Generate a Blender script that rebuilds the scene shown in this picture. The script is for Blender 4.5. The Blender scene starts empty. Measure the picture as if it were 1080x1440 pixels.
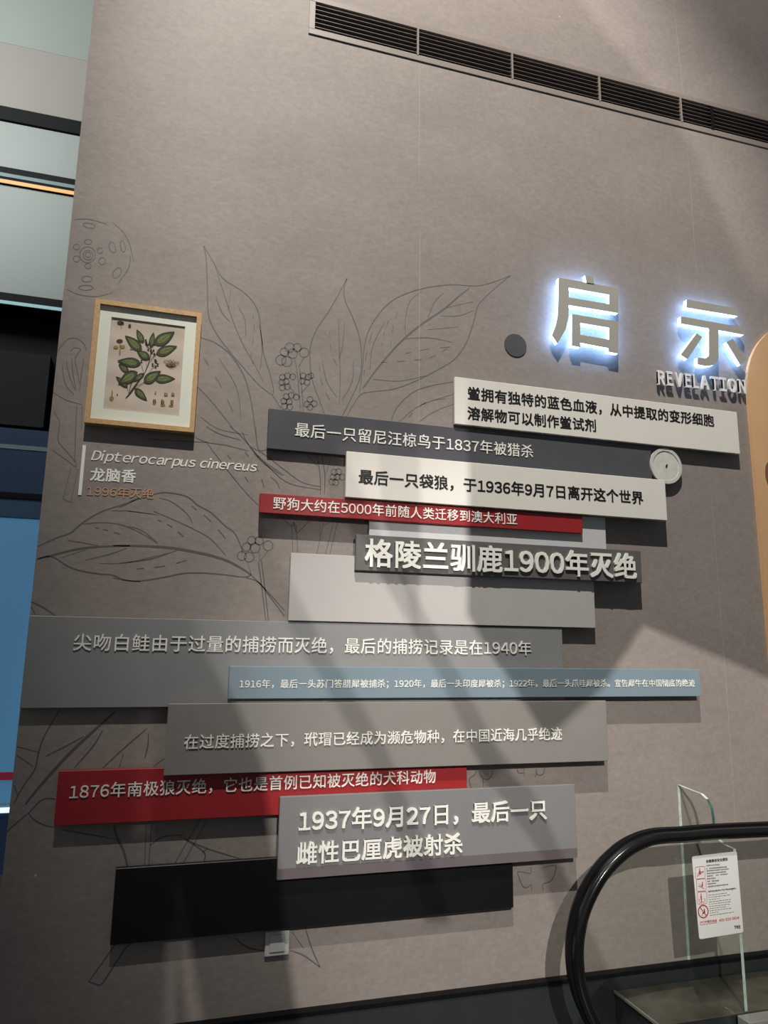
import bpy, bmesh, math, random
from mathutils import Vector, Matrix
from mathutils.geometry import tessellate_polygon
random.seed(7)
SC = bpy.context.scene
COL = SC.collection

# ------------------------------------------------------------------ camera
CAMP = Vector((0.0, -2.6, 1.5))
F_PX, YAW, PITCH, ROLL = 1011.1, math.radians(16.204), math.radians(10.738), math.radians(0.814)
fw = Vector((math.sin(YAW)*math.cos(PITCH), math.cos(YAW)*math.cos(PITCH), math.sin(PITCH)))
r0 = Vector((math.cos(YAW), -math.sin(YAW), 0.0)); u0 = r0.cross(fw)
RT = math.cos(ROLL)*r0 + math.sin(ROLL)*u0
UP = -math.sin(ROLL)*r0 + math.cos(ROLL)*u0
cam = bpy.data.cameras.new('camera'); cam.sensor_fit = 'VERTICAL'; cam.sensor_height = 36.0
cam.lens = F_PX*36.0/1440.0; cam.clip_start = 0.05; cam.clip_end = 100
camo = bpy.data.objects.new('camera', cam); COL.objects.link(camo)
camo.matrix_world = Matrix(((RT.x, UP.x, -fw.x, CAMP.x), (RT.y, UP.y, -fw.y, CAMP.y), (RT.z, UP.z, -fw.z, CAMP.z), (0, 0, 0, 1)))
SC.camera = camo

# ------------------------------------------------------------------ world and light
w = bpy.data.worlds.new('world'); SC.world = w; w.use_nodes = True
w.node_tree.nodes['Background'].inputs[0].default_value = (0.90, 0.96, 1.0, 1)
w.node_tree.nodes['Background'].inputs[1].default_value = 0.13
SC.view_settings.view_transform = 'Standard'; SC.view_settings.look = 'None'
SC.view_settings.exposure = 0.0; SC.view_settings.gamma = 1.0
SC.view_settings.use_curve_mapping = False

def spot(name, loc, target, energy, size, blend, radius, color=(1, 1, 1)):
    l = bpy.data.lights.new(name, 'SPOT'); l.energy = energy; l.spot_size = math.radians(size); l.spot_blend = blend
    l.shadow_soft_size = radius; l.color = color
    o = bpy.data.objects.new(name, l); COL.objects.link(o); o.location = loc
    o.rotation_euler = (Vector(target)-Vector(loc)).to_track_quat('-Z', 'Y').to_euler()
    return o
def area(name, loc, target, energy, sx, sy, color=(1, 1, 1)):
    l = bpy.data.lights.new(name, 'AREA'); l.shape = 'RECTANGLE'; l.size = sx; l.size_y = sy; l.energy = energy; l.color = color
    o = bpy.data.objects.new(name, l); COL.objects.link(o); o.location = loc
    o.rotation_euler = (Vector(target)-Vector(loc)).to_track_quat('-Z', 'Y').to_euler()
    return o
WARM = (1.0, 0.95, 0.885)
A_POS = (-0.2, -3.36, 7.7); B_POS = (0.25, -4.2, 2.9); C_POS = (1.2, -3.6, 6.6)
spot('ceiling_spotlight', A_POS, (1.08, 0, 3.5), 1900, 42.6, .74, 0.022, WARM)
spot('front_spotlight', B_POS, (1.85, 0, 0.8), 600, 49, 0.8, 0.008, (1, 0.95, 0.9))
spot('side_spotlight', C_POS, (2.8, 0, 4.2), 300, 66, 0.5, 0.02, (1, 0.94, 0.91))
area('atrium_fill_light', (-2.7, 0.35, 6.6), (-2.0, 3.0, 5.0), 122, 2.6, 1.6, (0.95, 1.0, 0.98))  # added fill to brighten the atrium bands, not a fixture of the place

# ------------------------------------------------------------------ helpers
def P(px, py, off=0.0):
    """photo pixel -> (x, z) on the plane y = -off"""
    d = RT*((px-540)/F_PX) - UP*((py-720)/F_PX) + fw
    t = (-off-CAMP.y)/d.y
    q = CAMP+d*t
    return (q.x, q.z)
def crop(ox, oy, s, pts, off=0.0):
    return [P(ox+x/s, oy+y/s, off) for x, y in pts]

def nodes(m):
    nt = m.node_tree; b = nt.nodes['Principled BSDF']; return nt, b
def mat(name, color, rough=0.5, metal=0.0, var=0.06, vscale=9.0, bump=0.0, bscale=120.0, emit=None, es=0.0, spec=0.5, coat=0.0):
    m = bpy.data.materials.new(name); m.use_nodes = True; nt, b = nodes(m)
    b.inputs['Roughness'].default_value = rough; b.inputs['Metallic'].default_value = metal
    b.inputs['Specular IOR Level'].default_value = spec; b.inputs['Coat Weight'].default_value = coat
    tc = nt.nodes.new('ShaderNodeTexCoord')
    n = nt.nodes.new('ShaderNodeTexNoise'); n.inputs['Scale'].default_value = vscale; n.inputs['Detail'].default_value = 5
    nt.links.new(tc.outputs['Object'], n.inputs['Vector'])
    r = nt.nodes.new('ShaderNodeValToRGB')
    r.color_ramp.elements[0].position = 0.3; r.color_ramp.elements[1].position = 0.7
    r.color_ramp.elements[0].color = tuple(c*(1-var) for c in color)+(1,)
    r.color_ramp.elements[1].color = tuple(min(1, c*(1+var)) for c in color)+(1,)
    nt.links.new(n.outputs['Fac'], r.inputs['Fac']); nt.links.new(r.outputs['Color'], b.inputs['Base Color'])
    if bump:
        n2 = nt.nodes.new('ShaderNodeTexNoise'); n2.inputs['Scale'].default_value = bscale; n2.inputs['Detail'].default_value = 4
        nt.links.new(tc.outputs['Object'], n2.inputs['Vector'])
        bp = nt.nodes.new('ShaderNodeBump'); bp.inputs['Strength'].default_value = bump; bp.inputs['Distance'].default_value = 0.002
        nt.links.new(n2.outputs['Fac'], bp.inputs['Height']); nt.links.new(bp.outputs['Normal'], b.inputs['Normal'])
    if emit:
        b.inputs['Emission Color'].default_value = tuple(emit)+(1,); b.inputs['Emission Strength'].default_value = es
    return m

def wall_material():
    m = bpy.data.materials.new('mauve_grey_plaster'); m.use_nodes = True; nt, b = nodes(m)
    L = nt.links.new; N = nt.nodes.new
    tc = N('ShaderNodeTexCoord'); mp = N('ShaderNodeMapping'); mp.inputs['Scale'].default_value = (1, 1, 1.5)
    L(tc.outputs['Object'], mp.inputs['Vector'])
    n1 = N('ShaderNodeTexNoise'); n1.inputs['Scale'].default_value = 2.2; n1.inputs['Detail'].default_value = 8; n1.inputs['Roughness'].default_value = 0.6
    n2 = N('ShaderNodeTexNoise'); n2.inputs['Scale'].default_value = 45; n2.inputs['Detail'].default_value = 6
    L(mp.outputs[0], n1.inputs['Vector']); L(mp.outputs[0], n2.inputs['Vector'])
    r1 = N('ShaderNodeValToRGB'); r1.color_ramp.elements[0].position = .3; r1.color_ramp.elements[1].position = .72
    r1.color_ramp.elements[0].color = (.268, .232, .21, 1); r1.color_ramp.elements[1].color = (.318, .276, .246, 1)
    L(n1.outputs['Fac'], r1.inputs['Fac'])
    r2 = N('ShaderNodeValToRGB'); r2.color_ramp.elements[0].position = .3; r2.color_ramp.elements[1].position = .7
    r2.color_ramp.elements[0].color = (.9, .9, .9, 1); r2.color_ramp.elements[1].color = (1.06, 1.06, 1.06, 1)
    L(n2.outputs['Fac'], r2.inputs['Fac'])
    mx = N('ShaderNodeMix'); mx.data_type = 'RGBA'; mx.blend_type = 'MULTIPLY'; mx.inputs['Factor'].default_value = 1
    L(r1.outputs[0], mx.inputs[6]); L(r2.outputs[0], mx.inputs[7])
    # pale chips scattered in the paint
    v = N('ShaderNodeTexVoronoi'); v.inputs['Scale'].default_value = 3.3; L(tc.outputs['Object'], v.inputs['Vector'])
    lt = N('ShaderNodeMath'); lt.operation = 'LESS_THAN'; lt.inputs[1].default_value = .014; L(v.outputs['Distance'], lt.inputs[0])
    mx2 = N('ShaderNodeMix'); mx2.data_type = 'RGBA'; L(lt.outputs[0], mx2.inputs['Factor'])
    L(mx.outputs[2], mx2.inputs[6]); mx2.inputs[7].default_value = (.5, .46, .42, 1)
    L(mx2.outputs[2], b.inputs['Base Color'])
    b.inputs['Roughness'].default_value = 0.62; b.inputs['Specular IOR Level'].default_value = .35
    n3 = N('ShaderNodeTexNoise'); n3.inputs['Scale'].default_value = 38; n3.inputs['Detail'].default_value = 7; n3.inputs['Roughness'].default_value = .62
    L(mp.outputs[0], n3.inputs['Vector'])
    n4 = N('ShaderNodeTexNoise'); n4.inputs['Scale'].default_value = 2.0; n4.inputs['Detail'].default_value = 2; L(mp.outputs[0], n4.inputs['Vector'])
    bp = N('ShaderNodeBump'); bp.inputs['Strength'].default_value = .3; bp.inputs['Distance'].default_value = .003
    bp2 = N('ShaderNodeBump'); bp2.inputs['Strength'].default_value = .3; bp2.inputs['Distance'].default_value = .012
    L(n3.outputs['Fac'], bp.inputs['Height']); L(n4.outputs['Fac'], bp2.inputs['Height'])
    L(bp2.outputs['Normal'], bp.inputs['Normal']); L(bp.outputs['Normal'], b.inputs['Normal'])
    return m

def wood_material():
    m = bpy.data.materials.new('light_oak'); m.use_nodes = True; nt, b = nodes(m); L = nt.links.new; N = nt.nodes.new
    tc = N('ShaderNodeTexCoord'); n = N('ShaderNodeTexNoise'); n.inputs['Scale'].default_value = 60; n.inputs['Detail'].default_value = 6
    n.inputs['Distortion'].default_value = 2; L(tc.outputs['Object'], n.inputs['Vector'])
    r = N('ShaderNodeValToRGB'); r.color_ramp.elements[0].position = .35; r.color_ramp.elements[1].position = .65
    r.color_ramp.elements[0].color = (.50, .30, .135, 1); r.color_ramp.elements[1].color = (.62, .40, .19, 1)
    L(n.outputs['Fac'], r.inputs['Fac']); L(r.outputs[0], b.inputs['Base Color']); b.inputs['Roughness'].default_value = .5
    return m

def glass_material(name, tint, refl=0.08):
    m = bpy.data.materials.new(name); m.use_nodes = True; nt = m.node_tree; nt.nodes.clear(); L = nt.links.new; N = nt.nodes.new
    out = N('ShaderNodeOutputMaterial'); t = N('ShaderNodeBsdfTransparent'); t.inputs[0].default_value = tint+(1,)
    g = N('ShaderNodeBsdfGlossy'); g.inputs['Roughness'].default_value = .03; g.inputs['Color'].default_value = (.9, 1, .97, 1)
    lw = N('ShaderNodeLayerWeight'); lw.inputs['Blend'].default_value = .5
    pw = N('ShaderNodeMath'); pw.operation = 'POWER'; pw.inputs[1].default_value = 4; L(lw.outputs['Facing'], pw.inputs[0])
    mu = N('ShaderNodeMath'); mu.operation = 'MULTIPLY_ADD'; mu.inputs[1].default_value = refl*5; mu.inputs[2].default_value = refl*.25; mu.use_clamp = True; L(pw.outputs[0], mu.inputs[0])
    mx = N('ShaderNodeMixShader'); L(mu.outputs[0], mx.inputs[0]); L(t.outputs[0], mx.inputs[1]); L(g.outputs[0], mx.inputs[2])
    L(mx.outputs[0], out.inputs[0]); return m

M = {
 'wall': wall_material(), 'oak': wood_material(),
 'ink': mat('printed_grey_ink', (.105, .10, .096), .7), 'ink_soft': mat('printed_soft_grey_ink', (.145, .132, .122), .7),
 'ink_fill': mat('printed_grey_wash', (.2, .185, .172), .7),
 'white': mat('white_panel', (.82, .79, .72), .42, var=.015), 'dark': mat('dark_grey_panel', (.084, .084, .095), .45, var=.05),
 'red': mat('red_panel', (.34, .020, .024), .42, var=.05), 'strip': mat('pale_grey_panel', (.60, .60, .60), .42, var=.02),
 'mid': mat('mid_grey_panel', (.13, .125, .12), .42, var=.04), 'light': mat('light_grey_panel', (.50, .48, .455), .4, var=.02),
 'wide': mat('steel_grey_panel', (.27, .27, .265), .4, var=.03), 'blue': mat('blue_grey_panel', (.215, .285, .33), .4, var=.03),
 'lowgrey': mat('warm_grey_panel', (.25, .235, .215), .42, var=.03), 'tiger': mat('cool_grey_panel', (.235, .228, .228), .42, var=.03),
 'mauve': mat('mauve_edge_band', (.15, .125, .13), .5), 'black': mat('black_panel', (.0065, .006, .0065), .38, var=.1),
 'lt_white': mat('white_lettering', (.94, .93, .85), .4, var=.01), 'lt_black': mat('black_lettering', (.012, .012, .012), .4, var=.01),
 'lt_orange': mat('orange_lettering', (.62, .33, .19), .5, var=.02),
 'metal_face': mat('brushed_letter_face', (.40, .385, .34), .45, var=.02), 'pale_letter': mat('pale_letter', (.88, .88, .85), .45, var=.02),
 'glow': mat('lit_blue_white_acrylic', (.8, .9, 1), .4, var=0, emit=(.27, .50, 1.0), es=9.5),
 'vent': mat('beige_vent_metal', (.25, .21, .185), .45, var=.04), 'slat': mat('vent_slat_metal', (.13, .11, .10), .45, var=.04),
 'void': mat('duct_black', (.008, .007, .007), .8), 'base': mat('dark_base_cladding', (.030, .036, .036), .22, var=.08, spec=.6),
 'rubber': mat('black_handrail_rubber', (.006, .006, .0065), .2, var=.05, coat=.3),
 'steel': mat('worn_steel_deck', (.26, .235, .19), .3, metal=.7, var=.25, vscale=14), 'steel_bright': mat('bright_steel', (.62, .62, .58), .3, metal=.6, var=.05),
 'paper': mat('aged_print_paper', (.66, .53, .445), .7, var=.05, vscale=20), 'mat': mat('mat_board', (.90, .89, .80), .8, var=.01),
 'leaf': mat('printed_olive_leaf', (.05, .07, .018), .7, var=.4, vscale=90), 'leaf_hi': mat('printed_light_leaf', (.19, .22, .06), .7, var=.3, vscale=90),
 'ochre': mat('printed_ochre', (.30, .21, .06), .7, var=.2), 'brownink': mat('printed_dark_brown', (.035, .022, .015), .7),
 'tan': mat('tan_board', (.70, .42, .215), .55, var=.06, vscale=3), 'brown': mat('brown_spot', (.2, .105, .06), .6),
 'grey_cap': mat('grey_cap', (.072, .07, .068), .6), 'switch': mat('white_switch_plastic', (.62, .62, .57), .35, var=.01),
 'cover': mat('white_cover_plastic', (.66, .65, .58), .4, var=.12, vscale=30), 'floor': mat('dark_floor', (.05, .05, .05), .4),
 'glass': glass_material('clear_green_glass', (.95, .965, .955)), 'pic_glass': glass_material('picture_glass', (.97, .98, .97), .05),
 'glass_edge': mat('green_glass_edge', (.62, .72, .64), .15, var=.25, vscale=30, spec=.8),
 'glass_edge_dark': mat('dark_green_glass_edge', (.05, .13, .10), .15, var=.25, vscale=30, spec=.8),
 'sticker': mat('white_sticker', (.74, .74, .70), .45, var=.01), 'sred': mat('sticker_red', (.45, .03, .03), .5), 'sblack': mat('sticker_black', (.03, .03, .03), .5),
 'fascia': mat('pale_green_fascia', (.33, .362, .33), .4, var=.03, vscale=1.5), 'fascia_w': mat('beige_fascia', (.34, .31, .275), .5, var=.03, vscale=1.5),
 'bblack': mat('black_beam', (.005, .005, .006), .55, spec=.15), 'navy': mat('navy_panel', (.02, .045, .10), .4, var=.1, vscale=2), 'navy2': mat('slate_blue_panel', (.035, .08, .15), .4),
 'teal': mat('teal_edge', (.16, .24, .25), .4), 'cyan': mat('cyan_line', (.12, .2, .22), .4, emit=(.35, .62, .66), es=.5),
 'amber': mat('amber_led', (.2, .1, .03), .4, var=0, emit=(1, .50, .15), es=.75),
 'blue_glow': mat('wall_with_blue_glow', (.03, .09, .16), .6, var=.05, vscale=1, emit=(.045, .135, .24), es=.8),  # emission stands in for blue LED light falling on this wall
 'linewhite': mat('white_led', (.8, .9, 1), .4, var=0, emit=(.55, .75, 1.0), es=1.2), 'bred': mat('dark_red_band', (.12, .01, .02), .5, emit=(.2, .01, .03), es=.4),
 'chalk': mat('chalky_crack', (.42, .38, .345), .8),
}

def link(name, me, m=None, parent=None, loc=(0, 0, 0)):
    o = bpy.data.objects.new(name, me); COL.objects.link(o)
    if m is not None:
        if not me.materials: me.materials.append(None)
        o.material_slots[0].link = 'OBJECT'; o.material_slots[0].material = m
    if parent is not None: o.parent = parent
    o.location = loc
    return o
def tag(o, label=None, cat=None, group=None, kind=None):
    if label: o['label'] = label
    if cat: o['category'] = cat
    if group: o['group'] = group
    if kind: o['kind'] = kind
    return o
def thing(name, label, cat, loc, group=None):
    o = bpy.data.objects.new(name, None); o.empty_display_size = .05; COL.objects.link(o); o.location = loc
    return tag(o, label, cat, group)
def wloc(o):
    v = Vector((0, 0, 0))
    while o is not None: v += o.location; o = o.parent
    return v
def bm_obj(name, bm, m, parent=None, smooth=False):
    """bm in world coordinates; origin put at the centre of its base"""
    bmesh.ops.recalc_face_normals(bm, faces=bm.faces)
    xs = [v.co.x for v in bm.verts]; ys = [v.co.y for v in bm.verts]; zs = [v.co.z for v in bm.verts]
    c = Vector(((min(xs)+max(xs))/2, (min(ys)+max(ys))/2, min(zs)))
    for v in bm.verts: v.co -= c
    me = bpy.data.meshes.new(name); bm.to_mesh(me); bm.free()
    if smooth:
        for p in me.polygons: p.use_smooth = True
    return link(name, me, m, parent, c-(wloc(parent) if parent else Vector((0, 0, 0))))
def box(bm, x0, x1, y0, y1, z0, z1, bev=0.0):
    vs = [bm.verts.new((x, y, z)) for x in (x0, x1) for y in (y0, y1) for z in (z0, z1)]
    fs = [bm.faces.new([vs[i] for i in f]) for f in ((0, 1, 3, 2), (4, 6, 7, 5), (0, 4, 5, 1), (2, 3, 7, 6), (0, 2, 6, 4), (1, 5, 7, 3))]
    if bev:
        es = list({e for f in fs for e in f.edges}); bmesh.ops.bevel(bm, geom=es, offset=bev, segments=1, affect='EDGES')
def boxobj(name, b, m, parent=None, bev=0.0):
    bm = bmesh.new(); box(bm, *b, bev=bev); return bm_obj(name, bm, m, parent)
def poly_into(bm, loops, y_front, thick):
    """extruded polygon with holes in the XZ plane, front at y_front, going to y_front+thick"""
    tris = tessellate_polygon([[Vector((x, z, 0)) for x, z in l] for l in loops])
    flat = [p for l in loops for p in l]
    fr = [bm.verts.new((x, y_front, z)) for x, z in flat]
    for t in tris:
        try: bm.faces.new([fr[i] for i in t])
        except ValueError: pass
    if thick:
        bk = [bm.verts.new((x, y_front+thick, z)) for x, z in flat]
        for t in tris:
            try: bm.faces.new([bk[i] for i in reversed(t)])
            except ValueError: pass
        k = 0
        for l in loops:
            n = len(l)
            for i in range(n):
                a, b = k+i, k+(i+1) % n
                bm.faces.new((fr[a], fr[b], bk[b], bk[a]))
            k += n
def poly(name, loops, y_front, thick, m, parent=None):
    if not isinstance(loops[0][0], (tuple, list)): loops = [loops]
    bm = bmesh.new(); poly_into(bm, loops, y_front, thick); return bm_obj(name, bm, m, parent)
def catmull(pts, n=5):
    if len(pts) < 3: return list(pts)
    q = [pts[0]]+list(pts)+[pts[-1]]; out = []
    for i in range(1, len(q)-2):
        for k in range(n):
            t = k/n; a, b, c, d = q[i-1], q[i], q[i+1], q[i+2]
            out.append(tuple(.5*((2*b[j])+(-a[j]+c[j])*t+(2*a[j]-5*b[j]+4*c[j]-d[j])*t*t+(-a[j]+3*b[j]-3*c[j]+d[j])*t**3) for j in (0, 1)))
    out.append(tuple(pts[-1])); return out
def ribbon(bm, pts, width, y, smooth=True, taper=True):
    p = catmull(pts) if smooth else pts
    n = len(p); L = []; R = []
    for i in range(n):
        a = p[max(0, i-1)]; b = p[min(n-1, i+1)]; dx, dz = b[0]-a[0], b[1]-a[1]; d = math.hypot(dx, dz) or 1e-6
        wd = width*.5*((.55+.45*math.sin(math.pi*i/max(1, n-1))) if taper else 1)
        L.append(bm.verts.new((p[i][0]-dz/d*wd, y, p[i][1]+dx/d*wd))); R.append(bm.verts.new((p[i][0]+dz/d*wd, y, p[i][1]-dx/d*wd)))
    for i in range(n-1):
        f = bm.faces.new((L[i], R[i], R[i+1], L[i+1]))
def ellipse(cx, cz, rx, rz, n=20, a=0.0):
    return [(cx+rx*math.cos(t)*math.cos(a)-rz*math.sin(t)*math.sin(a), cz+rx*math.cos(t)*math.sin(a)+rz*math.sin(t)*math.cos(a)) for t in [2*math.pi*i/n for i in range(n)]]
def sweep(bm, path, prof, y, closed_ends=True):
    """profile [(depth y, outward n)] swept along a path of (x, z)"""
    rings = []; n = len(path)
    for i in range(n):
        a = path[max(0, i-1)]; b = path[min(n-1, i+1)]; dx, dz = b[0]-a[0], b[1]-a[1]; d = math.hypot(dx, dz)
        nx, nz = -dz/d, dx/d
        rings.append([bm.verts.new((path[i][0]+nx*q, y+p, path[i][1]+nz*q)) for p, q in prof])
    k = len(prof)
    for i in range(n-1):
        for j in range(k): bm.faces.new((rings[i][j], rings[i][(j+1) % k], rings[i+1][(j+1) % k], rings[i+1][j]))
    if closed_ends: bm.faces.new(rings[0]); bm.faces.new(list(reversed(rings[-1])))

# ------------------------------------------------------------------ lettering (built-in interface typeface)
_g = {}
def glyph(ch, bold, shear=0.0):
    k = (ch, bold, shear)
    if k not in _g:
        c = bpy.data.curves.new('glyph', 'FONT'); c.size = 1; c.extrude = .5; c.resolution_u = 3
        c.body = chr(ord(ch)+0xFEE0) if 33 <= ord(ch) < 127 else ch       # full-width forms share the sans face
        o = bpy.data.objects.new('glyph', c); COL.objects.link(o)
        dg = bpy.context.evaluated_depsgraph_get(); src = bpy.data.meshes.new_from_object(o.evaluated_get(dg))
        bpy.data.objects.remove(o); bpy.data.curves.remove(c)
        vs = [v.co.copy() for v in src.vertices]; fs = [tuple(p.vertices) for p in src.polygons]; bpy.data.meshes.remove(src)
        sh = [(0, 0)] if bold == 0 else [(-bold, -bold), (bold, -bold), (-bold, bold), (bold, bold)]
        V = []; Fc = []
        for n_, (dx, dy) in enumerate(sh):
            b0 = len(V)
            V += [(v.x+dx+shear*v.y, v.y+dy, v.z*(1-.004*n_)) for v in vs]; Fc += [tuple(b0+q for q in f) for f in fs]
        me = bpy.data.meshes.new('glyph'); me.from_pydata(V, [], Fc)
        xs = [v[0] for v in V] or [0]
        _g[k] = (me, min(xs), max(xs))
    return _g[k]
def advance(ch):
    if ord(ch) > 0x2E80 or ch in '，；。': return 1.0
    if ch.isdigit(): return 0.60
    if ch == ' ': return 0.28
    me, a, b = glyph(ch, 0.0); return (b-a)+.085
def text_line(s, left, right, em, off, thick, m, parent, bold=0.0, shear=0.0, child='character', lat=.97, xs=1.0, gap=0.0):
    """raised characters between world x of left/right (x, z centre); em in metres"""
    (xa, za), (xb, zb) = left, right
    tot = sum(advance(c) for c in s)-.05
    unit = (xb-xa)/tot; pos = 0; fit = max(.86*unit, min(em, .98*unit)); em = fit
    for i, c in enumerate(s):
        ad = advance(c)
        if c != ' ':
            me, g0, g1 = glyph(c, bold, shear)
            k = em*(lat if ord(c) < 256 else 1.0)
            mid = (g0+g1)/2 if ord(c) < 256 else .5
            cx = xa+(pos+ad/2)*unit-mid*k*xs
            t = (pos/tot); zc = za+(zb-za)*t
            ln = link(child, me, m, parent)
            ln.rotation_euler = (math.pi/2, 0, 0)
            ln.scale = (k*xs, k, thick)
            ln.location = Vector((cx, -off-thick/2, zc-.37*em))-wloc(parent)
        pos += ad

# ------------------------------------------------------------------ setting: floor, wall with duct opening, base cladding
WX0, WX1, WZ1 = -0.444, 4.2, 8.6
def S(o): o['kind'] = 'structure'; return o
S(boxobj('floor', (-8, 8, -7, 8, -.1, 0), M['floor']))
vz0, vz1 = P(720, 111, .0)[1], P(720, 74, .0)[1]         # opening of the slot grille
vx0 = P(443, 20, 0)[0]; vx1 = 3.9
vz0 = P(720, 111, .0)[1]+.002; vz1 = P(720, 75, .0)[1]-.002
bm = bmesh.new()
for b in ((WX0, WX1, 0, .24, 0, vz0), (WX0, WX1, 0, .24, vz1, WZ1), (WX0, vx0, 0, .24, vz0, vz1), (vx1, WX1, 0, .24, vz0, vz1)): box(bm, *b)
wall = S(bm_obj('wall_front', bm, M['wall']))
# hairline cracks of the plaster seams
for pts, wdt in (([(590, 92), (590, 180), (589.5, 260)], .0016), ([(590.5, 320), (590, 420), (589, 596)], .0022), ([(944, -20), (951, 40), (957, 100), (961, 134)], .0018),
                 ([(966, 200), (971, 262), (975.5, 330), (979, 380)], .0018), ([(998, 670), (1004, 745), (1013, 860), (1021, 960), (1029, 1080), (1035, 1180)], .0016)):
    bm = bmesh.new(); ribbon(bm, [P(*p) for p in pts], wdt, -.0006); bm_obj('seam_crack', bm, M['chalk'], wall)
base = boxobj('baseboard_front', (WX0, WX1, -.03, 0, 0, .318), M['base'], bev=.002); S(base)
boxobj('top_edge_strip', (WX0, WX1, -.034, -.0005, .3185, .332), M['bblack'], base)

# ------------------------------------------------------------------ slot grille
vent = thing('slot_vent_grille', 'long beige metal slot vent grille running along the top of the wall', 'vent', ((vx0+vx1)/2, 0, vz0-.02))
fo = .006
ox0 = P(435, 20, fo)[0]; oz0 = P(720, 118, fo)[1]; oz1 = P(720, 68.5, fo)[1]
ix0 = P(443.5, 20, fo)[0]; iz0 = P(720, 111, fo)[1]; iz1 = P(720, 75, fo)[1]
boxobj('top_rail', (ox0, vx1+.03, -fo, .0, iz1, oz1), M['vent'], vent, .001)
boxobj('bottom_rail', (ox0, vx1+.03, -fo, .0, oz0, iz0), M['vent'], vent, .001)
boxobj('end_rail', (ox0, ix0, -fo, .0, iz0, iz1), M['vent'], vent, .001)
boxobj('duct_back', (vx0-.01, vx1, .2, .23, vz0-.02, vz1+.02), M['void'], vent)
ns = 6
for i in range(ns):
    z = iz0+(iz1-iz0)*(i+.7)/(ns+.4)
    bm = bmesh.new(); box(bm, ix0, vx1, -.004, .034, z-.0011, z+.0011)
    for v in bm.verts: v.co.z += (v.co.y+.004)*.3
    bm_obj('slat', bm, M['slat'], vent)
for px, py in ((587, 77), (720, 111), (843, 142), (958, 172)):
    x = P(px, py, 0)[0]; boxobj('divider', (x-.004, x+.004, -.008, .03, iz0, iz1), M['vent'], vent)
x = P(1003, 184, 0)[0]; boxobj('joint_bracket', (x-.012, x+.004, -.006, .06, iz0, iz1), M['bblack'], vent)
bm = bmesh.new()
for i in range(34): 
    xx = x+.03+i*.03; box(bm, xx, xx+.012, .06, .066, iz0, iz1)
tag(bm_obj('perforated_backing', bm, M['mid'], vent), kind='stuff')

# ------------------------------------------------------------------ printed line drawings on the wall
mural = thing('wall_drawing', 'large botanical line drawing in thin grey lines printed across the plaster wall', 'drawing', (0.3, 0, .6))
MY = -.0005
def draw(name, ox, oy, s, strokes, wd=.0042, m='ink'):
    if name == 'drawn_stem' and len(strokes) > 1:
        for st in strokes: draw(name, ox, oy, s, [st], wd, m)
        return
    bm = bmesh.new()
    for st in strokes:
        dash = False; ww = wd
        if isinstance(st, dict): ww = st.get('w', wd); dash = st.get('d', False); st = st['p']
        pts = [P(ox+x/s, oy+y/s) for x, y in st]
        if dash:
            c = catmull(pts, 6); i = 0
            while i < len(c)-2: ribbon(bm, c[i:i+3], ww, MY, smooth=False, taper=False); i += 4
        else: ribbon(bm, pts, ww, MY)
    return bm_obj(name, bm, M[m], mural)
def berries(ox, oy, s, cs, extra=()):
    bm = bmesh.new()
    for x, y, r in cs:
        c = [P(ox+(x+r*math.cos(t))/s, oy+(y+r*math.sin(t))/s) for t in [i*math.pi/9 for i in range(19)]]
        ribbon(bm, c, .0036, MY, smooth=False, taper=False)
    for st in extra: ribbon(bm, [P(ox+x/s, oy+y/s) for x, y in st], .0036, MY)
    bm_obj('drawn_berries', bm, M['ink_soft'], mural)
A1 = (270, 320, 2.4)
draw('drawn_leaf', *A1, [[(40, 62), (48, 110), (52, 200), (55, 290), (75, 345), (120, 410), (180, 480), (230, 535), (272, 566)], [(272, 566), (275, 545), (262, 490), (243, 430), (232, 350), (225, 290), (205, 250), (170, 215), (105, 172), (80, 130), (40, 62)],
  {'p': [(78, 130), (105, 215), (140, 320), (175, 400), (210, 460), (240, 520)], 'w': .003}, {'p': [(130, 210), (122, 280)], 'w': .003}, {'p': [(80, 232), (100, 285), (128, 318)], 'w': .003},
  {'p': [(155, 265), (178, 310), (182, 372)], 'w': .003}, {'p': [(205, 295), (210, 350), (200, 420), (205, 460)], 'w': .0025, 'd': 1}, {'p': [(228, 330), (237, 400), (230, 480)], 'w': .003}], .0042, 'ink_soft')
draw('drawn_leaf', *A1, [[(523, 172), (495, 225), (460, 285), (420, 345), (400, 400), (398, 450), (405, 510), (425, 570), (452, 640)], [(523, 172), (513, 210), (518, 250), (545, 310), (565, 370), (572, 430), (568, 500), (545, 560), (505, 640)],
  {'p': [(495, 310), (497, 400), (500, 500), (497, 600)], 'w': .003}, {'p': [(465, 350), (470, 420), (497, 480)], 'w': .0025, 'd': 1}, {'p': [(515, 320), (508, 400), (497, 440)], 'w': .003},
  {'p': [(440, 450), (455, 520), (490, 575)], 'w': .0028}, {'p': [(545, 450), (540, 520), (505, 585)], 'w': .0028}, {'p': [(430, 470), (440, 530), (475, 600)], 'w': .0025, 'd': 1}], .0042, 'ink_soft')
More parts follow.
